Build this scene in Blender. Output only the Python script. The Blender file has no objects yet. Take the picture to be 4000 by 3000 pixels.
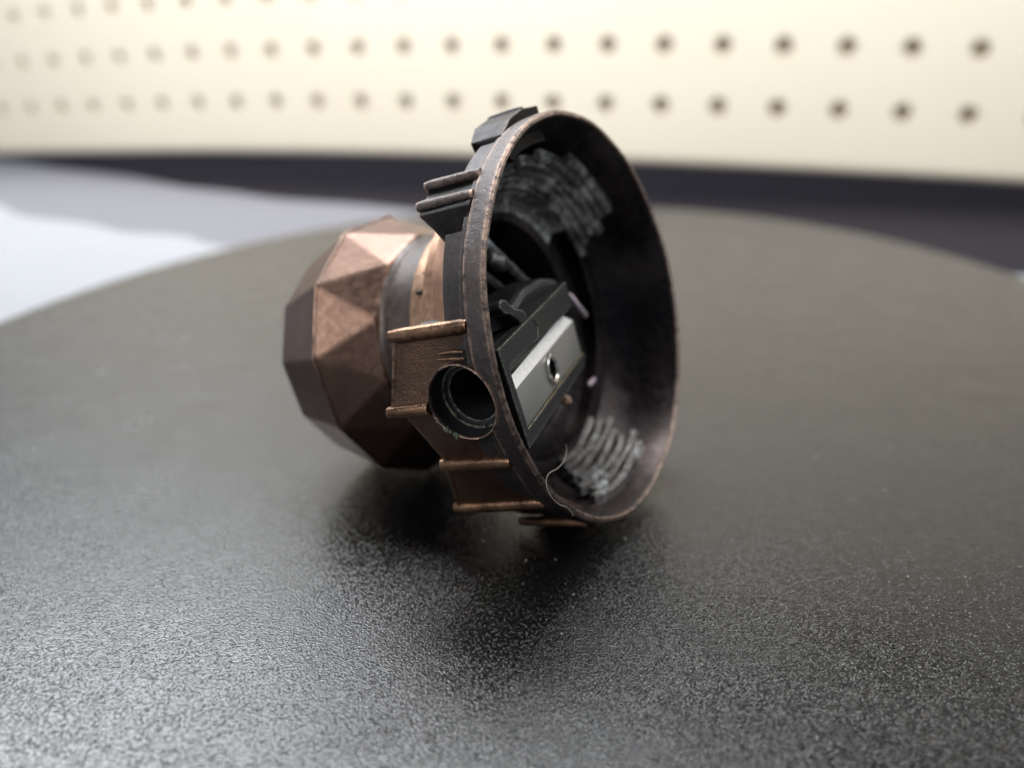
import bpy, bmesh, math, random
from math import sin, cos, pi, radians
from mathutils import Vector, Matrix
random.seed(7)
S = bpy.context.scene
R = 1.9            # radius of the sharpener's mouth in cm; 1 unit = 1 cm
H = 2.08           # camera height above the board, in mouth radii

# ------------------------------------------------------------------ camera
cd = bpy.data.cameras.new('camera'); cam = bpy.data.objects.new('camera', cd)
S.collection.objects.link(cam); S.camera = cam
cam.location = (0, 0, H*R)
cam.rotation_euler = (pi/2-0.350, 0, 0)
cd.sensor_width = 36; cd.lens = 36*1720/2212
cd.clip_start = 0.1; cd.clip_end = 2000
cd.dof.use_dof = True; cd.dof.focus_distance = 6.15; cd.dof.aperture_fstop = 0.175
# ------------------------------------------------------------------ world and lamps
W = bpy.data.worlds.new('World'); S.world = W; W.use_nodes = True
bg = W.node_tree.nodes['Background']
bg.inputs[0].default_value = (0.80, 0.86, 1.0, 1); bg.inputs[1].default_value = 0.12
def lamp(name, loc, target, size, size_y, power, col):
    l = bpy.data.lights.new(name, 'AREA'); l.shape = 'RECTANGLE'; l.size = size; l.size_y = size_y
    l.energy = power; l.color = col
    o = bpy.data.objects.new(name, l); S.collection.objects.link(o); o.location = loc
    o.rotation_euler = (Vector(target)-Vector(loc)).to_track_quat('-Z', 'Y').to_euler()
    return o
lamp('side_window_light', (-42, 60, 56), (-3, 5, 0), 44, 24, 40000, (0.88, 0.94, 1.0))
lamp('window_light', (-7, 50, 76), (0, 6, 0), 34, 20, 50000, (0.90, 0.95, 1.0))
lamp('wall_washer_light', (-6, 22, 36), (4, 42, 0), 64, 8, 32000, (1.0, 0.965, 0.92))  # added wall washer, hung low to brighten the pegboard
lamp('fill_light', (-45, -30, 40), (3, 20, 2), 30, 24, 19000, (1.0, 0.97, 0.93))
lamp('side_light', (50, 4, 50), (2, 8, 1), 14, 14, 16000, (0.86, 0.93, 1.0))
S.view_settings.view_transform = 'Standard'; S.view_settings.look = 'None'
S.view_settings.exposure = 0.0; S.view_settings.gamma = 1

# ------------------------------------------------------------------ frame of the lying sharpener
C0 = Vector((.44234, 3.7944, -1.03453+H))*R
az, el = 1.03918, .26716
N_ = Vector((sin(az)*cos(el), -cos(az)*cos(el), sin(el)))
U_ = Vector((cos(az), sin(az), 0))
V_ = N_.cross(U_)
if V_.z < 0: V_ = -V_
def P(a, uu, vv):            # a along the axis (+ out of the mouth), u/v across, in mouth radii
    return C0 + (N_*a + U_*uu + V_*vv)*R
def L(a, r, th):
    t = radians(th); return P(a, r*cos(t), r*sin(t))

# ------------------------------------------------------------------ node helpers
def mat(name):
    m = bpy.data.materials.new(name); m.use_nodes = True
    nt = m.node_tree; b = nt.nodes['Principled BSDF']
    return m, nt, b
def nd(nt, typ, **kw):
    n = nt.nodes.new(typ)
    for k, v in kw.items():
        if k.startswith('i_'): n.inputs[k[2:].replace('_', ' ')].default_value = v
        else: setattr(n, k, v)
    return n
def ramp(nt, src, p0, p1, c0=(0,0,0,1), c1=(1,1,1,1)):
    r = nd(nt, 'ShaderNodeValToRGB'); e = r.color_ramp.elements
    e[0].position = p0; e[0].color = c0; e[1].position = p1; e[1].color = c1
    nt.links.new(src, r.inputs[0]); return r.outputs[0]
def mix(nt, f, a, b):
    m = nd(nt, 'ShaderNodeMix', data_type='RGBA')
    for s, v in ((0, f), (6, a), (7, b)):
        if isinstance(v, (int, float)): m.inputs[s].default_value = v
        elif isinstance(v, tuple): m.inputs[s].default_value = v
        else: nt.links.new(v, m.inputs[s])
    return m.outputs[2]
def mth(nt, op, a, b=0.0):
    m = nd(nt, 'ShaderNodeMath', operation=op)
    for s, v in ((0, a), (1, b)):
        if isinstance(v, (int, float)): m.inputs[s].default_value = v
        else: nt.links.new(v, m.inputs[s])
    return m.outputs[0]
def coords(nt): return nd(nt, 'ShaderNodeTexCoord').outputs['Object']
def noise(nt, scale, detail=6, rough=.6, co=None):
    n = nd(nt, 'ShaderNodeTexNoise'); n.inputs['Scale'].default_value = scale
    n.inputs['Detail'].default_value = detail; n.inputs['Roughness'].default_value = rough
    nt.links.new(co if co is not None else coords(nt), n.inputs['Vector']); return n.outputs['Fac']
def bump(nt, b, h, strength, dist):
    bp = nd(nt, 'ShaderNodeBump'); bp.inputs['Strength'].default_value = strength
    bp.inputs['Distance'].default_value = dist
    nt.links.new(h, bp.inputs['Height']); nt.links.new(bp.outputs[0], b.inputs['Normal']); return bp

def patina(name, dark, mid, worn, met=.9, rough=.42, wear=.5, edge_r=.035, patch=(.45, .7), bmp=.35, crust=None):
    m, nt, b = mat(name)
    co = coords(nt)
    n1 = noise(nt, 1.3, 5, .6, co); n2 = noise(nt, 14, 8, .7, co); n3 = noise(nt, 55, 4, .7, co)
    base = mix(nt, ramp(nt, n1, patch[0], patch[1]), dark, mid)
    base = mix(nt, mth(nt, 'MULTIPLY', ramp(nt, n2, .5, .66), .4), base, mid)
    bv = nd(nt, 'ShaderNodeBevel', samples=4); bv.inputs['Radius'].default_value = edge_r
    geo = nd(nt, 'ShaderNodeNewGeometry')
    dp = nd(nt, 'ShaderNodeVectorMath', operation='DOT_PRODUCT')
    nt.links.new(bv.outputs[0], dp.inputs[0]); nt.links.new(geo.outputs['Normal'], dp.inputs[1])
    e = ramp(nt, mth(nt, 'SUBTRACT', 1.0, dp.outputs['Value']), .01, .10)
    e = mth(nt, 'MULTIPLY', e, ramp(nt, n2, .38, .60))
    e = mth(nt, 'MULTIPLY', e, wear)
    sp = mth(nt, 'MULTIPLY', ramp(nt, n3, .68, .74), .5*wear)
    base = mix(nt, mth(nt, 'MAXIMUM', e, sp), base, worn)
    if crust:
        cn = ramp(nt, noise(nt, 3.3, 7, .75, co), crust[0], crust[0]+.09)
        base = mix(nt, cn, base, crust[1])
        mt = nd(nt, 'ShaderNodeMapRange'); nt.links.new(cn, mt.inputs[0])
        mt.inputs[3].default_value = met; mt.inputs[4].default_value = .1
        nt.links.new(mt.outputs[0], b.inputs['Metallic'])
    else: b.inputs['Metallic'].default_value = met
    nt.links.new(base, b.inputs['Base Color'])
    rr = nd(nt, 'ShaderNodeMapRange'); nt.links.new(n2, rr.inputs[0])
    rr.inputs[1].default_value = .3; rr.inputs[2].default_value = .7
    rr.inputs[3].default_value = rough-.1; rr.inputs[4].default_value = rough+.14
    nt.links.new(rr.outputs[0], b.inputs['Roughness'])
    h = mth(nt, 'ADD', mth(nt, 'MULTIPLY', n2, .6), mth(nt, 'MULTIPLY', n3, .35))
    bump(nt, b, h, bmp, .02)
    return m
COP = (.66, .41, .27, 1)
M = {}
M['band'] = patina('dark_bronze_band', (.07,.06,.06,1), (.14,.122,.12,1), (.82,.56,.41,1), .8, .30, 1.0, .045, bmp=.8)
M['ring'] = patina('grey_bronze_ring', (.045,.042,.044,1), (.09,.08,.08,1), (.45,.33,.25,1), .7, .46, .5, .02)
M['panel'] = patina('brown_bronze_panel', (.050,.032,.025,1), (.16,.10,.07,1), COP, .85, .34, .8, .045, (.35,.65), .9)
M['rib'] = patina('worn_copper_rib', (.09,.055,.038,1), (.42,.25,.16,1), COP, .95, .30, .8, .03, (.40,.66), .35)
M['black'] = patina('black_tooth_metal', (.010,.009,.010,1), (.022,.019,.019,1), (.30,.24,.20,1), 1.0, .42, .5, .03)
M['inside'] = patina('dark_inner_metal', (.018,.014,.016,1), (.085,.068,.066,1), (.25,.18,.16,1), .75, .30, .3, .03)
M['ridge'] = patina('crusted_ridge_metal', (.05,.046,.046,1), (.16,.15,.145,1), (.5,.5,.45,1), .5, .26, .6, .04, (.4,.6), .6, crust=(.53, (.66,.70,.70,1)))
M['ridge_lit'] = patina('lit_crusted_metal', (.10,.095,.092,1), (.26,.25,.235,1), (.6,.58,.48,1), .4, .25, .6, .04, (.4,.6), .7, crust=(.50, (.74,.75,.66,1)))  # lighter copy of the ridge metal, light on the upper parts put into its colour
M['knob'] = patina('reddish_copper_knob', (.09,.056,.044,1), (.23,.145,.112,1), (.72,.52,.42,1), .95, .36, .85, .08, (.2,.85), .3)
M['neck'] = patina('dark_neck_metal', (.06,.052,.05,1), (.13,.11,.10,1), (.5,.35,.26,1), .8, .4, .4, .03)
M['collar'] = patina('bright_copper_collar', (.50,.30,.20,1), (.80,.52,.36,1), (.9,.62,.42,1), .9, .36, .5, .03, bmp=.25)
def plastic():
    m, nt, b = mat('black_plastic'); co = coords(nt)
    n = noise(nt, 22, 8, .7, co)
    bv = nd(nt, 'ShaderNodeBevel', samples=4); bv.inputs['Radius'].default_value = .022
    geo = nd(nt, 'ShaderNodeNewGeometry')
    dp = nd(nt, 'ShaderNodeVectorMath', operation='DOT_PRODUCT')
    nt.links.new(bv.outputs[0], dp.inputs[0]); nt.links.new(geo.outputs['Normal'], dp.inputs[1])
    e = ramp(nt, mth(nt, 'SUBTRACT', 1.0, dp.outputs['Value']), .01, .08)
    e = mth(nt, 'MULTIPLY', e, ramp(nt, n, .42, .58))
    sc = ramp(nt, noise(nt, 60, 3, .7, co), .62, .72)
    c = mix(nt, mth(nt, 'MULTIPLY', sc, .25), (.014,.015,.017,1), (.35,.34,.30,1))
    nt.links.new(mix(nt, e, c, (.42,.40,.32,1)), b.inputs['Base Color'])
    b.inputs['Roughness'].default_value = .38
    bump(nt, b, n, .3, .02); return m
M['plastic'] = plastic()
def simple(name, col, met, rough, bs=None, bd=.01, nscale=30):
    m, nt, b = mat(name); co = coords(nt)
    n = noise(nt, nscale, 5, .6, co)
    c2 = tuple(min(1, x*1.25) for x in col[:3])+(1,); c1 = tuple(x*.8 for x in col[:3])+(1,)
    nt.links.new(mix(nt, ramp(nt, n, .35, .65), c1, c2), b.inputs['Base Color'])
    b.inputs['Metallic'].default_value = met; b.inputs['Roughness'].default_value = rough
    if bs: bump(nt, b, n, bs, bd)
    return m
def steel():
    m, nt, b = mat('brushed_steel'); co = coords(nt)
    mp = nd(nt, 'ShaderNodeMapping'); mp.inputs['Scale'].default_value = (8, 8, 160)
    nt.links.new(co, mp.inputs[0]); n = noise(nt, 1.5, 4, .6, mp.outputs[0])
    sp = ramp(nt, noise(nt, 40, 3, .8, co), .66, .72)
    c = mix(nt, ramp(nt, n, .3, .7), (.36,.352,.325,1), (.43,.42,.39,1))
    nt.links.new(mix(nt, mth(nt, 'MULTIPLY', sp, .7), c, (.6,.56,.45,1)), b.inputs['Base Color'])
    b.inputs['Metallic'].default_value = .7; b.inputs['Roughness'].default_value = .46
    bump(nt, b, n, .08, .01); return m
M['steel'] = steel()
M['edge'] = simple('ground_blade_edge', (.95,.89,.80,1), .15, .5, .1, .01, 60)
M['rivet'] = simple('nickel_rivet', (.72,.68,.62,1), 1, .28)
M['hole'] = simple('recess_shade', (.012,.011,.010,1), 0, .8)  # near-black colour paints in the shade of slot, rivet hole and grooves
M['crumb'] = simple('wood_crumb', (.20,.13,.08,1), 0, .7, .6, .02)
M['pin'] = simple('mauve_metal_pin', (.30,.24,.27,1), .5, .4, .2)
M['rust'] = simple('amber_glue_residue', (.26,.18,.06,1), 0, .5, .4)
M['hair'] = simple('pale_fibre', (.50,.45,.38,1), 0, .5)
M['verd'] = simple('green_verdigris', (.16,.24,.15,1), .1, .8, .6)

# ------------------------------------------------------------------ object helpers
def link(name, me, m=None, parent=None, bev=None, smooth=False, ang=35):
    o = bpy.data.objects.new(name, me); S.collection.objects.link(o)
    if m is not None and not me.materials: me.materials.append(m)
    if parent is not None:
        o.parent = parent
        top = parent
        while top.parent: top = top.parent
        o.matrix_parent_inverse = Matrix.Identity(4)
        # vertices were given in scene coordinates; the chain's origin is the thing's base
        if not me.get('based'):
            me.transform(Matrix.Translation(-top.location)); me['based'] = 1
    if smooth:
        me.shade_smooth()
        if ang < 180: me.set_sharp_from_angle(angle=radians(ang))
    if bev:
        b = o.modifiers.new('edge', 'BEVEL'); b.width = bev; b.segments = 2; b.limit_method = 'ANGLE'
        b.angle_limit = radians(20)
    return o
def me_from(name, vs, fs):
    me = bpy.data.meshes.new(name); me.from_pydata([tuple(v) for v in vs], [], fs); me.validate()
    bm = bmesh.new(); bm.from_mesh(me); bmesh.ops.recalc_face_normals(bm, faces=bm.faces[:]); bm.to_mesh(me); bm.free()
    return me
def lathe(prof, seg=180, closed=False, fn=L, th0=0, th1=360):
    """prof: list of (a, r). Sweeps about the axis; partial sweeps get end caps when closed."""
    full = abs(th1-th0-360) < 1e-6
    n = seg if full else seg+1
    vs, fs = [], []
    for i in range(n):
        th = th0+(th1-th0)*i/seg
        for a, r in prof: vs.append(fn(a, r, th))
    k = len(prof)
    for i in range(seg):
        j = (i+1) % n
        for q in range(k if closed else k-1):
            w = (q+1) % k
            fs.append((i*k+q, i*k+w, j*k+w, j*k+q))
    if closed and not full:
        fs.append(tuple(range(k))[::-1]); fs.append(tuple(range((n-1)*k, n*k)))
    return vs, fs
def tube(pts, rad, seg=10, caps=True):
    vs, fs = [], []
    pts = [Vector(p) for p in pts]
    for i, p in enumerate(pts):
        t = (pts[min(i+1, len(pts)-1)]-pts[max(i-1, 0)]).normalized()
        a = t.orthogonal().normalized() if i == 0 else (a - t*a.dot(t)).normalized()
        b = t.cross(a); rr = rad[i] if isinstance(rad, (list, tuple)) else rad
        for s in range(seg): vs.append(p+(a*cos(2*pi*s/seg)+b*sin(2*pi*s/seg))*rr)
    for i in range(len(pts)-1):
        for s in range(seg):
            s2 = (s+1) % seg; fs.append((i*seg+s, i*seg+s2, (i+1)*seg+s2, (i+1)*seg+s))
    if caps: fs.append(tuple(range(seg))[::-1]); fs.append(tuple(range((len(pts)-1)*seg, len(pts)*seg)))
    return vs, fs
def hull(pts):
    bm = bmesh.new()
    for p in pts: bm.verts.new(p)
    r = bmesh.ops.convex_hull(bm, input=bm.verts[:])
    bmesh.ops.dissolve_limit(bm, angle_limit=.02, verts=bm.verts[:], edges=bm.edges[:])
    me = bpy.data.meshes.new('m'); bm.to_mesh(me); bm.free(); return me
def prism(poly, f0, f1):      # poly: 2D list; f0/f1 map (x, y) to 3D on both sides
    n = len(poly); vs = [f0(*p) for p in poly]+[f1(*p) for p in poly]
    fs = [tuple(range(n)), tuple(range(n, 2*n))[::-1]]+[(i, (i+1) % n, n+(i+1) % n, n+i) for i in range(n)]
    return me_from('m', vs, fs)
def cut(o, cutter_me):
    c = bpy.data.objects.new('cutter', cutter_me); S.collection.objects.link(c)
    c.parent = o.parent
    md = o.modifiers.new('cut', 'BOOLEAN'); md.operation = 'DIFFERENCE'; md.solver = 'EXACT'; md.object = c
    bpy.context.view_layer.update()
    dg = bpy.context.evaluated_depsgraph_get()
    me = bpy.data.meshes.new_from_object(o.evaluated_get(dg)); me['based'] = 1
    o.modifiers.clear(); o.data = me; bpy.data.objects.remove(c)
    me.set_sharp_from_angle(angle=radians(30))
def thing(name, loc, label, cat, group=None):
    o = bpy.data.objects.new(name, None); S.collection.objects.link(o); o.location = loc
    o.empty_display_size = .5
    o['label'] = label; o['category'] = cat
    if group: o['group'] = group
    bpy.context.view_layer.update(); return o
def tag(o, label=None, cat=None, kind=None, group=None):
    if label: o['label'] = label
    if cat: o['category'] = cat
    if kind: o['kind'] = kind
    if group: o['group'] = group
    return o

# ------------------------------------------------------------------ the black board under it
def board():
    cx, cy, ea, eb, ro = .579*R, 8.016*R, 5.471*R, 8.046*R, -.188
    prof = [(0, 1), (.03, .9985), (.08, .994), (.14, .9955)]
    vs, fs = [], []
    seg = 220
    rings = [(k/40, 0, 0) for k in range(1, 39)]+[(1-.03, 0, 0), (1-.010, 0, 0), (1-.0035, -.012, 0), (1, -.05, 0), (1, -.42, 0), (.992, -.5, 0), (.9, -.5, 0)]
    for s, z, _ in rings:
        for i in range(seg):
            t = 2*pi*i/seg
            x, y = ea*s*cos(t), eb*s*sin(t)
            vs.append((cx+x*cos(ro)-y*sin(ro), cy+x*sin(ro)+y*cos(ro), z))
    for k in range(len(rings)-1):
        for i in range(seg):
            j = (i+1) % seg; fs.append((k*seg+i, k*seg+j, (k+1)*seg+j, (k+1)*seg+i))
    vs.append((cx, cy, 0)); c0 = len(vs)-1
    for i in range(seg): fs.append((c0, i, (i+1) % seg))
    fs.append(tuple(range((len(rings)-1)*seg, len(rings)*seg)))
    me = me_from('board', vs, fs)
    m, nt, b = mat('black_pebbled_leatherette'); co = coords(nt)
    def grains(scale, r1):
        vo = nd(nt, 'ShaderNodeTexVoronoi'); vo.inputs['Scale'].default_value = scale
        nt.links.new(co, vo.inputs['Vector'])
        peak = ramp(nt, vo.outputs['Distance'], 0, r1, (1,1,1,1), (0,0,0,1))
        sep = nd(nt, 'ShaderNodeSeparateColor'); nt.links.new(vo.outputs['Color'], sep.inputs[0])
        return mth(nt, 'MULTIPLY', peak, mth(nt, 'ADD', .25, mth(nt, 'POWER', sep.outputs[0], 3.0)))
    h = mth(nt, 'ADD', grains(52, .55), mth(nt, 'MULTIPLY', grains(88, .6), .5))
    h = mth(nt, 'ADD', h, mth(nt, 'MULTIPLY', noise(nt, 7, 3, .6, co), .5))
    mp = nd(nt, 'ShaderNodeMapping'); mp.inputs['Rotation'].default_value = (0, 0, .35); mp.inputs['Scale'].default_value = (.25, 9, 1)
    nt.links.new(co, mp.inputs[0])
    scr = ramp(nt, noise(nt, 1.0, 2, .5, mp.outputs[0]), .70, .76)
    scr = mth(nt, 'MULTIPLY', scr, ramp(nt, noise(nt, .5, 2, .5, co), .5, .6))
    h = mth(nt, 'SUBTRACT', h, mth(nt, 'MULTIPLY', scr, .35))
    bump(nt, b, h, .52, .010)
    b.inputs['Specular Tint'].default_value = (1, 1, 1, 1)
    big = noise(nt, .35, 4, .6, co)
    nt.links.new(mix(nt, ramp(nt, big, .3, .7), (.003,.003,.0035,1), (.006,.006,.0065,1)), b.inputs['Base Color'])
    rr = nd(nt, 'ShaderNodeMapRange'); nt.links.new(noise(nt, 1.1, 5, .6, co), rr.inputs[0])
    rr.inputs[1].default_value = .3; rr.inputs[2].default_value = .7
    rr.inputs[3].default_value = .17; rr.inputs[4].default_value = .29
    nt.links.new(rr.outputs[0], b.inputs['Roughness'])
    b.inputs['Specular IOR Level'].default_value = .6
    o = link('display_board', me, m, smooth=True, ang=25)
    tag(o, 'large black oval board with pebbled leather grain under the pencil sharpener', 'display board')
board()

# ------------------------------------------------------------------ desk and cloth behind
ZD = -.51
desk_me = me_from('desk', [(-90,-40,ZD-.46),(110,-40,ZD-.46),(110,110,ZD-.46),(-90,110,ZD-.46)], [(0,1,2,3)])
dm = simple('dark_desk', (.016,.014,.018,1), 0, 1.0, .2, .05, 3)
dm.node_tree.nodes['Principled BSDF'].inputs['Specular IOR Level'].default_value = .12
tag(link('desk_top', desk_me, dm), kind='structure')
def cloth(key, dz, name, col, label):
    # back hem runs from the far left towards the board's right side and rolls over a soft fold
    n = 110; rows = 60
    key = [Vector(p) for p in key]
    back = []
    for i in range(n+1):
        t = i/n*(len(key)-1); k = min(int(t), len(key)-2)
        p = key[k].lerp(key[k+1], t-k)
        back.append(p+Vector((.66, .75))*(.35*sin(9*i/n*3)+.2*sin(23*i/n*3+1)))
    nrm = Vector((-.62, -.78)).normalized()
    vs, fs = [], []
    for j in range(rows+1):
        s = (j/rows)**1.7*70
        for i in range(n+1):
            p = back[i]+nrm*s
            z = ZD+.03+.42*(1-math.exp(-s/3.2))*0.9
            z += .16*sin(p.x*.33+p.y*.21)*min(1, s/6)+.16*sin(p.x*.15-p.y*.53+1.3)*min(1, s/5)
            z = min(z, ZD+.32)+dz
            vs.append((p.x, p.y, z))
    for j in range(rows):
        for i in range(n):
            k = j*(n+1)+i; fs.append((k, k+1, k+n+2, k+n+1))
    me = me_from('cloth', vs, fs)
    m, nt, b = mat(name+'_cotton'); co = coords(nt)
    b.inputs['Base Color'].default_value = col; b.inputs['Roughness'].default_value = .9
    bump(nt, b, noise(nt, 12, 5, .6, co), .3, .03)
    o = link(name, me, m, smooth=True, ang=180)
    so = o.modifiers.new('thick', 'SOLIDIFY'); so.thickness = .04; so.offset = -1
    tag(o, label, 'cloth')
cloth(((-62, 88), (-39, 63.5), (-17.6, 44.1), (-4.2, 35.0), (5, 29.5), (14.2, 21.6), (24, 8)), -.36, 'cloth_shade', (.14, .14, .16, 1),  # added sheet; its grey stands for shade on the white cloth
      'grey sheet added for the shaded wedge of the white cloth under the pegboard')
cloth(((-75, 62), (-40, 55), (-30, 43.5), (-21, 33.5), (-13.5, 27.2), (-8, 24.5), (0, 20), (13.5, 21.0), (24, 8)), 0, 'white_cloth', (.26, .268, .29, 1),
      'rumpled bright white cloth on the desk to the left of the black board')

# ------------------------------------------------------------------ pegboard
def pegboard():
    s = 2.54
    X0, Y0, Z0, yaw, bz, by = -11.5783*s, 19.8369*s, -.1485*s+H*R, .3231, -.1858, -.2807
    # distances above are in hole pitches of 2.54 cm
    def W3(i, k, dep=0):
        t = (i-10)/10
        tt = max(-1.7, min(1.7, t))**2
        x = X0+s*(i*cos(yaw)-by*tt*sin(yaw)) + dep*sin(yaw)
        y = Y0-s*(i*sin(yaw)+by*tt*cos(yaw)) + dep*cos(yaw)
        return Vector((x, y, Z0+s*(k+bz*tt)))
    vs, fs = [], []
    idx = {}
    def v(i, k, dep=0):
        key = (round(i, 4), round(k, 4), round(dep, 4))
        if key not in idx: idx[key] = len(vs); vs.append(W3(i, k, dep))
        return idx[key]
    hr = .15; q = 16; I0, I1, K1 = -6, 27, 7
    for i in range(I0, I1):
        for k in range(0, K1):
            c = [(i+hr*cos(2*pi*j/q), k+hr*sin(2*pi*j/q)) for j in range(q)]
            # square border points matching the circle's angles
            sq = []
            for j in range(q):
                a = 2*pi*j/q; m = max(abs(cos(a)), abs(sin(a)))
                sq.append((i+.5*cos(a)/m, k+.5*sin(a)/m))
            for j in range(q):
                j2 = (j+1) % q
                fs.append((v(*c[j]), v(*c[j2]), v(*sq[j2]), v(*sq[j])))
                fs.append((v(*c[j]), v(*c[j2]), v(*c[j2], .4), v(*c[j], .4)))
        # plain margin under the lowest row, rolling back at the bottom edge
        cols = [i-.5, i-.25, i, i+.25, i+.5]
        for a_, b_ in zip(cols, cols[1:]):
            pr = [(-.5, 0), (-.86, 0), (-.95, .03), (-1.02, .12), (-1.05, .3), (-1.05, .45)]
            for (k0, d0), (k1, d1) in zip(pr, pr[1:]):
                fs.append((v(a_, k0, d0), v(b_, k0, d0), v(b_, k1, d1), v(a_, k1, d1)))
    me = me_from('pegboard', vs, fs)
    t = thing('pegboard', W3(10, -1.05), 'cream pegboard with rows of round holes standing behind the black board', 'pegboard')
    m, nt, b = mat('cream_painted_hardboard'); co = coords(nt)
    nt.links.new(mix(nt, ramp(nt, noise(nt, .12, 3, .5, co), .3, .7), (.80,.745,.62,1), (.82,.77,.65,1)), b.inputs['Base Color'])
    b.inputs['Roughness'].default_value = .5
    bump(nt, b, noise(nt, 6, 4, .6, co), .1, .02)
    link('perforated_sheet', me, m, t)
    bk = [W3(i, k, .42) for k in (-1.0, K1-.5) for i in range(I0, I1+1)]
    nI = I1-I0+1
    bm = me_from('backing', bk, [(j, j+1, nI+j+1, nI+j) for j in range(nI-1)])
    link('backing', bm, simple('tan_backing', (.42,.36,.29,1), 0, .8), t)
pegboard()

# ------------------------------------------------------------------ the pencil sharpener
base = Vector((C0.x-.3*R*N_.x, C0.y-.3*R*N_.y, 0))
PS = thing('pencil_sharpener', base, 'small antique bronze die-cast pencil sharpener lying on its side, open mouth to the right', 'pencil sharpener')

# pencil hole: axis through the wall at theta 186, a = -.2
HT = radians(186)
Dh = U_*cos(HT)+V_*sin(HT)         # outward direction of the hole
Eh = -U_*sin(HT)+V_*cos(HT)
def Q(rad, ang, out):              # ring of radius rad about the hole axis, at distance `out` from the sharpener's axis
    return C0+(N_*(-.2+rad*cos(ang))+Eh*(rad*sin(ang))+Dh*out)*R
def hole_cutter():
    n = 48
    vs = [Q(.163, 2*pi*i/n, o) for o in (.78, 1.25) for i in range(n)]
    fs = [tuple(range(n)), tuple(range(n, 2*n))]+[(i, (i+1) % n, n+(i+1) % n, n+i) for i in range(n)]
    me = me_from('c', vs, fs); me.transform(Matrix.Translation(-PS.location)); return me

def trim(o):                       # drops the boolean's own wall and cap from an open sheet
    bm = bmesh.new(); bm.from_mesh(o.data); dead = []
    for f in bm.faces:
        ok = True
        for v_ in f.verts:
            q = (v_.co+PS.location-C0)/R
            du = q.dot(Dh); p = q-Dh*du+N_*.2
            if du < .6 or abs(p.length-.163) > .0012: ok = False; break
        if ok: dead.append(f)
    bmesh.ops.delete(bm, geom=dead, context='FACES'); bm.to_mesh(o.data); bm.free()

def lp(prof, m, name, seg=200, ang=35, th0=0, th1=360, closed=False, bev=None, parent=PS):
    vs, fs = lathe(prof, seg, closed, L, th0, th1)
    return link(name, me_from(name, vs, fs), m, parent, bev, True, ang)

# wobble keeps the cast lip from reading as a perfect circle
def Lw(a, r, th):
    w = .0018*sin(radians(th)*7+1)+.0012*sin(radians(th)*17)
    return L(a+.002*sin(radians(th)*11), r+w, th)
vs, fs = lathe([(-.002,.972),(.004,.978),(.003,.990),(-.006,.999),(-.05,1.003),(-.094,1.0),(-.101,.993),(-.101,.955),(-.06,.962),(-.02,.972)], 260, True, Lw)
band = link('rim_band', me_from('rim_band', vs, fs), M['band'], PS, None, True, 30)
cut(band, hole_cutter())
ring = lp([(-.1015,.95),(-.1015,.992),(-.122,.992),(-.126,.981),(-.215,.981),(-.222,.972),(-.222,.925),(-.15,.935)], M['ring'], 'step_ring', closed=True, seg=240)
cut(ring, hole_cutter())
# body shell: outside cone, then the inside dish with its bore
shell = lp([(-.222,.968),(-.30,.90),(-.40,.82),(-.476,.745),(-.53,.735),(-.56,.64),(-.62,.60),(-.62,.55),(-.95,.52),(-.95,.0001)], M['collar'], 'outer_shell')
cut(shell, hole_cutter()); trim(shell)
inner = lp([(-.012,.9745),(-.03,.962),(-.10,.930),(-.21,.905),(-.30,.86),(-.385,.79),(-.39,.715),(-.395,.702),(-.475,.695),(-.48,.61),(-.50,.572),(-.62,.515),(-.93,.495),(-.93,.0001)], M['inside'], 'inner_dish', seg=240, ang=40)
cut(inner, hole_cutter()); trim(inner)
lp([(-.50,.66),(-.52,.625),(-.60,.612),(-.70,.606),(-.722,.600),(-.730,.588),(-.725,.54),(-.70,.535),(-.60,.55),(-.52,.60)], M['collar'], 'collar', closed=True)
lp([(-.724,.555),(-.90,.556),(-.92,.575),(-.945,.58),(-.95,.5)], M['neck'], 'neck')

# stepped ridges inside the dish: upper and lower sectors
for sec in (0, 1):
    nr = 7 if sec else 6
    for k in range(nr):
        f = k/(nr-1)
        if sec: a = -.110-.25*f; r = .878-.150*f; t0, t1 = 253+10*f+2*(k % 2), 296+6*f
        else: a = -.175-.20*f; r = .850-.130*f; t0, t1 = 33-10*f, (66, 78, 92, 104, 122, 140)[k]
        h = (.038 if not sec else .036)
        pr = [(a, r+.05), (a, r+.006), (a-.005, r), (a-h*.72, r-.009), (a-h*.92, r-.002), (a-h, r+.05)]
        fr = lambda a_, r_, th, k=k: L(a_+.004*sin(th*.21+k*2.1), r_+(.004*sin(th*.17+k*1.7)+.0015*sin(th*.5+k))*(1 if r_ < pr[0][1]-.02 else 0), th)
        vs, fs = lathe(pr, 44, True, fr, t0+2.5*sin(k*2.3), t1+3*sin(k*1.9))
        link('ridge', me_from('ridge', vs, fs), M['ridge'] if sec else M['ridge_lit'], PS, None, True, 30)
lp([(-.384,.786),(-.378,.78),(-.378,.724),(-.386,.716)], M['ridge_lit'], 'flange', seg=60, th0=62, th1=178, ang=30)
lp([(-.396,.7015),(-.410,.699),(-.44,.697),(-.474,.6935),(-.478,.64),(-.479,.612)], M['ridge_lit'], 'bore_ring', seg=80, th0=38, th1=178, ang=30)

# lump of corrosion and struts seen in the bore's left side
vs, fs = tube([P(-.50,-.10,.40), P(-.49,-.06,.37), P(-.50,-.02,.33)], [.03*R,.05*R,.03*R], 12)
link('crust_lump', me_from('cl', vs, fs), M['ridge_lit'], PS, None, True)
for _p, _q in (((-.56,-.05,.50), (-.50,.20,.20)), ((-.56,-.25,.42), (-.50,.02,.16))):
    vs, fs = tube([P(*_p), P(*_q)], .03*R, 8); link('strut', me_from('st', vs, fs), M['ridge'], PS, None, True)

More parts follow.
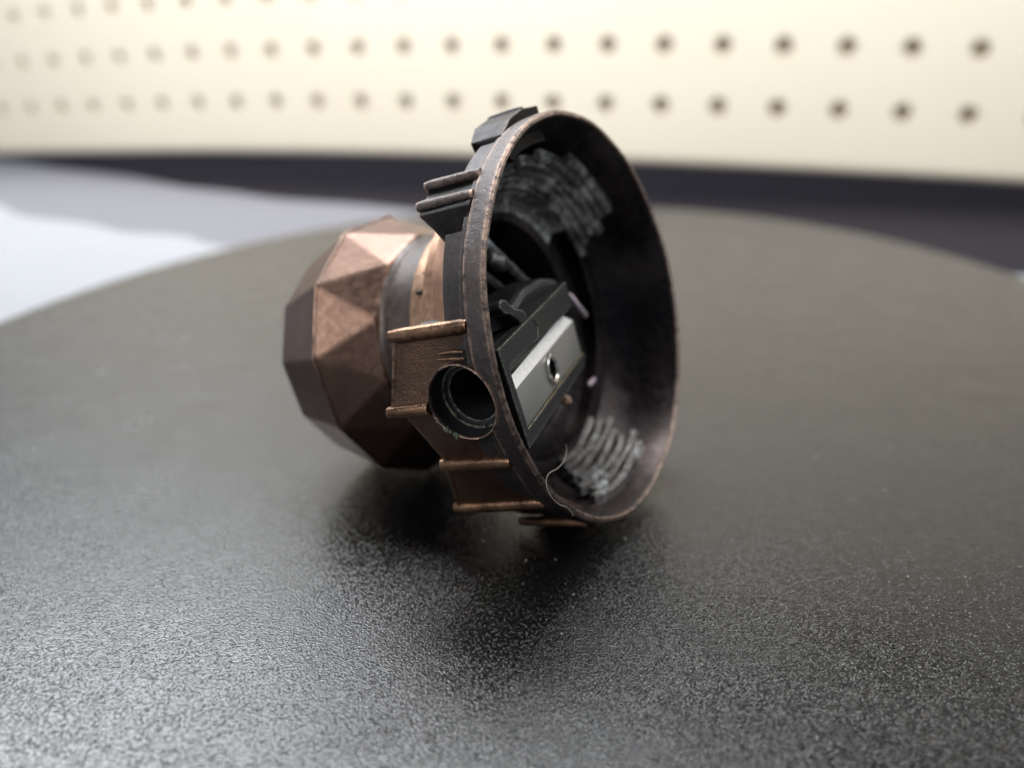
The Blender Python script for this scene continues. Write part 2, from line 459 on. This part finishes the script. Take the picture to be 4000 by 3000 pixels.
# outer panels: flat plates between the ribs, each with a sunk field
def panel(t0, t1, r0, r1, af, ab0, ab1, m, rb0=None, rb1=None, thick=.032, inset=True, name='panel', do_cut=False):
    rb0 = r0 if rb0 is None else rb0; rb1 = r1 if rb1 is None else rb1
    o = [L(af, r0, t0), L(ab0, rb0, t0), L(ab1, rb1, t1), L(af, r1, t1)]
    i_ = [L(af, r0-thick, t0), L(ab0, rb0-thick, t0), L(ab1, rb1-thick, t1), L(af, r1-thick, t1)]
    me = me_from('p', o+i_, [(0,1,2,3),(7,6,5,4),(0,4,5,1),(1,5,6,2),(2,6,7,3),(3,7,4,0)])
    bm = bmesh.new(); bm.from_mesh(me); bm.faces.ensure_lookup_table()
    bmesh.ops.recalc_face_normals(bm, faces=bm.faces[:])
    mid = sum(o, Vector())/4; out = (mid-sum(i_, Vector())/4).normalized()
    f = max(bm.faces, key=lambda f: f.normal.dot(out)*(1 if (f.calc_center_median()-mid).length < .05*R else 0))
    if inset:
        bmesh.ops.inset_region(bm, faces=[f], thickness=.022*R, depth=0)
        bmesh.ops.inset_region(bm, faces=[f], thickness=.010*R, depth=-.009*R)
    bm.to_mesh(me); bm.free()
    ob = link(name, me, m, PS, .006*R)
    if do_cut:
        cut(ob, hole_cutter())
    return ob
panel(167.5,186,.995,1.0,-.101,-.485,-.560,M['panel'],1.0,1.035,do_cut=True)
panel(186,204.3,.965,.972,-.101,-.555,-.44,M['panel'],.99,.985,do_cut=True,inset=False,name='sloping_panel')
panel(204.3,222,.992,.995,-.101,-.445,-.565,M['panel'],1.0,1.02)
panel(222,245.8,.955,.965,-.101,-.55,-.45,M['panel'],.975,.965,inset=False,name='sloping_panel')
for t in range(246, 420, 38):
    panel(t,t+17,.955 if t < 300 else .982,.955 if t < 300 else .982,-.11,-.46,-.50,M['panel'],thick=.022)
    panel(t+17,t+38,.957 if t < 300 else .972,.957 if t < 300 else .972,-.15 if t < 300 else -.12,-.49,-.45,M['panel'],thick=.016,inset=False,name='sloping_panel')
# ribs: bead along every panel edge
def rib(th, a0, a1, r0, r1, rad, m=None, do_cut=False):
    n = 12; pts = []; rr = []
    for i in range(n+1):
        f = i/n; pts.append(L(a0+(a1-a0)*f, r0+(r1-r0)*f, th))
        e = min(f, 1-f)*n
        rr.append(rad*R*(.86 if e == 0 else 1)*(1+.03*sin(i*2.3+th)))
    pts[0] = L(a0+.004, r0, th); pts[-1] = L(a1-.008, r1, th)
    vs, fs = tube(pts, rr, 14)
    o = link('rib', me_from('rib', vs, fs), m or M['rib'], PS, None, True, 50)
    if do_cut: cut(o, hole_cutter())
    return o
rib(168.0,-.098,-.492,.988,.991,.032)
rib(186.3,-.104,-.572,.992,1.022,.029,do_cut=True)
rib(204.0,-.098,-.452,.984,.988,.031)
rib(222.5,-.095,-.575,.984,1.008,.030)
rib(245.8,-.115,-.475,.995,.995,.026)
for t in (263,284,301): rib(t,-.104,-.47,.957,.950,.02)
for t in (322,339,360,377,398,415): rib(t,-.104,-.47,.968,.968,.02)
# upper tooth with two beads, and its sloping flank
def tooth(prof, m, name='tooth', rin=.88):
    # prof: (theta, a_back, r) stations from one side to the other
    vs, fs = [], []
    for th, ab, r in prof:
        vs += [L(-.101, r, th), L(ab, r, th), L(ab, rin, th), L(-.101, rin, th)]
    n = len(prof)
    for i in range(n-1):
        for q in range(4): fs.append((i*4+q, i*4+(q+1) % 4, (i+1)*4+(q+1) % 4, (i+1)*4+q))
    fs.append((3,2,1,0)); fs.append(tuple((n-1)*4+q for q in range(4)))
    return link(name, me_from(name, vs, fs), m, PS, .005*R)
tooth([(127.5,-.375,1.0),(131.5,-.378,.984),(135.5,-.375,1.0),(138.6,-.365,1.004),(143,-.28,.987),(148.6,-.19,.972)], M['black'])
rib(128.4,-.100,-.382,.992,.996,.024,M['band'])
rib(135.4,-.100,-.380,.992,.998,.026,M['band'])
tooth([(90,-.29,1.045),(98,-.30,1.045),(105.5,-.30,1.032),(112,-.275,1.0),(113,-.2,.985)], M['black'])
rib(97,-.12,-.295,1.036,1.036,.02,M['black'])
# short raised mark above the pencil hole
for dt in (0, 2.6):
    vs, fs = tube([L(-.13,.998,175.4-dt*.6), L(-.19,.9985,175.1-dt*.6), L(-.262,.999,174.9-dt*.5)], [.006*R,.008*R,.003*R], 8)
    link('cast_mark', me_from('mk', vs, fs), M['panel'], PS, None, True)

# raised collar round the pencil hole and the plastic funnel inside it
def qlathe(prof, m, name, a0=0, a1=360, seg=96, closed=False, parent=PS, fo=None):
    vs, fs = lathe(prof, seg, closed, lambda out, rad, th: Q(rad, radians(th), out+(fo(th) if fo else 0)), a0, a1)
    return link(name, me_from(name, vs, fs), m, parent, None, True, 35)
def follow(th):      # lets the collar follow the round wall
    s = .17*sin(radians(th)); return math.sqrt(1-s*s)-1
qlathe([(.965,.1585),(1.0,.159),(1.006,.161),(1.008,.1655),(1.003,.170),(.985,.171),(.95,.171)], M['band'], 'hole_collar', fo=follow)
# ------------------------------------------------------------------ sharpener insert
O3 = (-.89877,.08476,-.03)
ex = Vector((.97862,.11416,-.17108)); ey = Vector((-.11612,.99323,-.00144)); ez = Vector((.16976,.02127,.98526))
def Fp(x, y, z=0):           # face frame of the plastic insert -> scene
    q = Vector(O3)+ex*x+ey*y+ez*z
    return P(q.z, q.x, q.y)
INS = link('insert', prism([(.0,-.005),(.996,-.005),(1.0,-.128),(.93,-.135),(.80,-.138),(.45,-.118),(.095,-.098),(.066,-.103),(.052,-.122),(.056,-.384),(.975,-.386),(1.0,-.40),(.93,-.447),(.004,-.454)],
                           lambda x,y: Fp(x,y,0), lambda x,y: Fp(x,y,-.05)), M['plastic'], PS, .004*R)
def fbox(name, x0, x1, y0, y1, z0, z1, m, parent=INS, bev=.003):
    return link(name, hull([Fp(x,y,z) for x in (x0,x1) for y in (y0,y1) for z in (z0,z1)]), m, parent, bev*R if bev else None)
fbox('side_wall', .02, .99, -.06, -.012, -.34, -.0505, M['plastic'])
fbox('side_wall', .02, .93, -.445, -.395, -.34, -.0505, M['plastic'])
fbox('bed', .052, .97, -.394, -.061, -.062, -.055, M['hole'])  # plastic floor coloured dark to paint the shade in the slot
# funnel the pencil goes into, seen through the hole
qlathe([(.985,.158),(.93,.157),(.915,.148),(.91,.118),(.86,.112),(.80,.104),(.60,.085),(.3,.040),(.29,.0001)], M['plastic'], 'funnel', parent=INS)
qlathe([(.918,.149),(.926,.147),(.926,.138),(.918,.136)], M['plastic'], 'funnel_ring', parent=INS, a0=80, a1=300)
blade = link('blade', prism([(.050,-.207),(.972,-.207),(.962,-.383),(.062,-.381)], lambda x,y: Fp(x,y,-.008), lambda x,y: Fp(x,y,-.03)), M['steel'], INS, .002*R)
_v = [Fp(.50+.051*cos(2*pi*i/32), -.290+.051*sin(2*pi*i/32), z) for z in (-.06,.02) for i in range(32)]
_c = me_from('c', _v, [tuple(range(32)), tuple(range(32,64))]+[(i,(i+1)%32,32+(i+1)%32,32+i) for i in range(32)]); _c.transform(Matrix.Translation(-PS.location))
cut(blade, _c)
edge = link('cutting_edge', hull([Fp(.046,-.162,-.034),(Fp(.050,-.2065,-.0085)),Fp(.050,-.2065,-.03),Fp(.972,-.2065,-.0085),Fp(.972,-.2065,-.03),Fp(.905,-.152,-.034)]), M['edge'], INS)
def frv(prof, cx_, cy_, m, name, seg=40, closed=False):
    vs, fs = lathe(prof, seg, closed, lambda z, rad, th: Fp(cx_+rad*cos(radians(th))*1.0, cy_+rad*sin(radians(th)), z))
    return link(name, me_from(name, vs, fs), m, INS, None, True, 40)
frv([(-.0075,.073),(.004,.071),(.009,.063),(.007,.054),(-.001,.049)], .50, -.290, M['rivet'], 'rivet')
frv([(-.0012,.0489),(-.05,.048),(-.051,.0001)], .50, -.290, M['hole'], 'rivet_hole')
# half-moon mould mark on the upper bar
vs, fs = tube([Fp(.43+.03*sin(pi*t), -.015-.095*t, .001) for t in [i/10 for i in range(11)]], .0035*R, 6)
link('mould_mark', me_from('mm', vs, fs), M['plastic'], INS, None, True)
# dried glue along the lower bar
rnd = random.Random(3)
vs, fs = tube([Fp(.06+.9*i/40, -.386+rnd.uniform(-.002,.002), -.003+rnd.uniform(-.002,.002)) for i in range(41)], [.0022*R*rnd.uniform(.3,1.3) for _ in range(41)], 6)
link('glue_line', me_from('gl', vs, fs), M['rust'], INS, None, True)
# curled plastic clip above the insert
clip = [(-.712,.222),(-.702,.240),(-.680,.250),(-.651,.240),(-.620,.208),(-.590,.188),(-.545,.176),(-.522,.158),(-.518,.136),(-.540,.110),(-.566,.106),(-.590,.140),(-.640,.178),(-.68,.186)]
link('clip', prism(clip, lambda x,y: P(-.10,x,y), lambda x,y: P(-.36,x-.10,y-.01)), M['plastic'], INS, .005*R)
link('clip_block', prism([(-.93,.09),(-.66,.115),(-.50,.10),(-.44,.125),(-.50,.20),(-.66,.235),(-.90,.225)], lambda x,y: P(-.17,x,y), lambda x,y: P(-.45,x+.05,y)), M['plastic'], INS, .02*R)
link('clip_block', prism([(-.46,.09),(-.05,.14),(.10,.17),(.06,.225),(-.08,.25),(-.26,.235),(-.42,.17)], lambda x,y: P(-.24,x,y), lambda x,y: P(-.46,x,y)), M['plastic'], INS, .03*R)

# small cast details in the dish
def pin(p0, p1, rad, m, name='pin'):
    vs, fs = tube([p0, p0.lerp(p1,.08), p0.lerp(p1,.92), p1], [rad*R*.6, rad*R, rad*R, rad*R*.6], 12)
    return link(name, me_from(name, vs, fs), m, PS, None, True)
pin(P(-.27,.20,.115), P(-.21,.235,-.03), .020, M['pin'])
pin(P(-.28,.215,-.405), P(-.27,.29,-.385), .018, M['pin'])
def inrib(p0, p1, rad):
    vs, fs = tube([p0, p0.lerp(p1,.5), p1], [rad*R*.9, rad*R, rad*R*.7], 10)
    link('inner_rib', me_from('ir', vs, fs), M['inside'], PS, None, True)

# knob: a band of triangles, then faces tapering to the end
def knob():
    n = 12; th0 = 126.2; st = 30
    rings = [(-.936,.598,0), (-1.255,.742,.5), (-1.65,.60,.5), (-1.80,.34,.5)]
    vs = []
    for a, r, off in rings:
        for i in range(n): vs.append(L(a, r, th0+st*(i+off)))
    fs = []
    for i in range(n):
        j = (i+1) % n
        fs.append((i, j, n+i)); fs.append((j, n+j, n+i))
        fs.append((n+i, n+j, 2*n+j, 2*n+i)); fs.append((2*n+i, 2*n+j, 3*n+j, 3*n+i))
    fs.append(tuple(range(3*n, 4*n))); fs.append(tuple(range(n)))
    me = me_from('knob', vs, fs)
    o = link('faceted_knob', me, M['knob'], PS, .016*R)
    o.modifiers['edge'].segments = 4; o.modifiers['edge'].angle_limit = radians(7); o.modifiers['edge'].harden_normals = True; me.shade_smooth()
    # mould seam along the middle ring, slightly beaded
    pts = []; rr = []; rn = random.Random(5)
    for i in range(n):
        for q in range(8):
            t = q/8; p = L(-1.249,.743,th0+st*(i+.5)).lerp(L(-1.249,.743,th0+st*(i+1.5)), t); pts.append(p); rr.append(.005*R*rn.uniform(.4,1.3))
    vs, fs = tube(pts, rr, 6); link('mould_seam', me_from('sm', vs, fs), M['knob'], o, None, True)
knob()
# worn lettering strokes on the copper collar
def stroke(pts, w=.007):
    q = [L(a, .609+(a+.70)*.10, th) for a, th in pts]
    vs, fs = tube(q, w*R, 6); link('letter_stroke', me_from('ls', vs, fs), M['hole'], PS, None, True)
stroke([(-.675,147.6),(-.64,147.8),(-.56,146.8)], .010)
stroke([(-.65,138.5),(-.62,136.5),(-.60,134.5)], .006)
stroke([(-.60,134.5),(-.575,135.2),(-.55,134.6)], .006)
# green corrosion by the pencil hole
vs = []; fs = []
rn = random.Random(11)
def nugget(c, s, store):
    b0 = len(store[0]); k = []
    for d in [(1,0,0),(-1,0,0),(0,1,0),(0,-1,0),(0,0,1),(0,0,-1)]:
        store[0].append(c+Vector(d)*s*rn.uniform(.5,1.2))
    for f in [(0,2,4),(2,1,4),(1,3,4),(3,0,4),(2,0,5),(1,2,5),(3,1,5),(0,3,5)]: store[1].append(tuple(b0+x for x in f))
st_ = ([], [])
for i in range(26):
    an = radians(rn.uniform(118, 165)); nugget(Q(.168+rn.uniform(-.012,.012), an, 1.0+rn.uniform(-.012,.006)), .012*rn.uniform(.4,1.2)*R*.7, st_)
ver = link('corrosion', me_from('cor', *st_), M['verd'], PS); ver['kind'] = 'stuff'
# crumb stuck to the insert's lower bar
st_ = ([], [])
nugget(Fp(.545,-.475,.0), .032*R, st_); 
cr = me_from('crumb', *st_); bm = bmesh.new(); bm.from_mesh(cr); bmesh.ops.subdivide_edges(bm, edges=bm.edges[:], cuts=1, smooth=.6); bm.to_mesh(cr); bm.free()
tag(link('wood_crumb', cr, M['crumb'], smooth=True), 'tiny brown wood crumb stuck on the lower bar of the plastic insert', 'crumb')

# ------------------------------------------------------------------ pale fibre over the lip
hp = [(0.012, -0.619, -0.433),(0.012, -0.627, -0.462),(0.012, -0.668, -0.493),(0.012, -0.736, -0.501),(0.012, -0.802, -0.493),(0.012, -0.837, -0.51),(0.012, -0.844, -0.549),(0.012, -0.822, -0.601),(0.012, -0.781, -0.647),(0.012, -0.732, -0.681),(0.012, -0.7, -0.717),(0.012, -0.694, -0.74)]
def crm(ps, n=8):
    out = []
    for i in range(len(ps)-1):
        p0, p1, p2, p3 = (Vector(ps[max(0,min(len(ps)-1,i+d))]) for d in (-1,0,1,2))
        for q in range(n):
            t = q/n
            out.append(.5*((2*p1)+(p2-p0)*t+(2*p0-5*p1+4*p2-p3)*t*t+(3*p1-p0-3*p2+p3)*t**3))
    out.append(Vector(ps[-1])); return out
hw = [P(*p) for p in crm(hp)]
vs, fs = tube(hw, .0026, 6)
tag(link('fibre', me_from('fibre', vs, fs), M['hair'], smooth=True), 'thin curved pale fibre hanging over the lower lip of the mouth', 'fibre')

# ------------------------------------------------------------------ dust on the board
import math as _m
def table_pt(px, py):
    # where a line of sight of the photograph meets the board (used once, to place the specks)
    X, Y = (px-1106)/1720, -(py-829.5)/1720
    p = .350; d = Vector((X, cos(p)+Y*sin(p), -sin(p)+Y*cos(p)))
    t = H*R/-d.z; return Vector((d.x*t, d.y*t, 0))
st_ = ([], [])
for x, y, s in [(1960,1247,1.5),(2085,1248,.9),(2109,1298,1),(1516,1436,1.3),(1911,1061,1.5),(1762,990,1.4),(1920,966,1.2),(2010,905,1.1),(1350,1165,1.3),(1200,1210,.9),
                (1239,1285,.8),(1286,1294,.9),(1237,1312,.6),(1213,1370,.8),(1136,1212,.9),(2203,1225,.8),(1180,1340,.5),(1130,1262,.6)]:
    nugget(table_pt(x, y)+Vector((0,0,.006)), .012*s, st_)
for i in range(160):
    x, y = rn.uniform(-300, 2500), rn.uniform(700, 1700); nugget(table_pt(x, y)+Vector((0,0,.003)), .005*rn.uniform(.4,1.3), st_)
tag(link('dust', me_from('dust', *st_), simple('pale_dust', (.32,.29,.25,1), 0, .9)), 'pale dust specks scattered on the black board', 'dust', 'stuff')
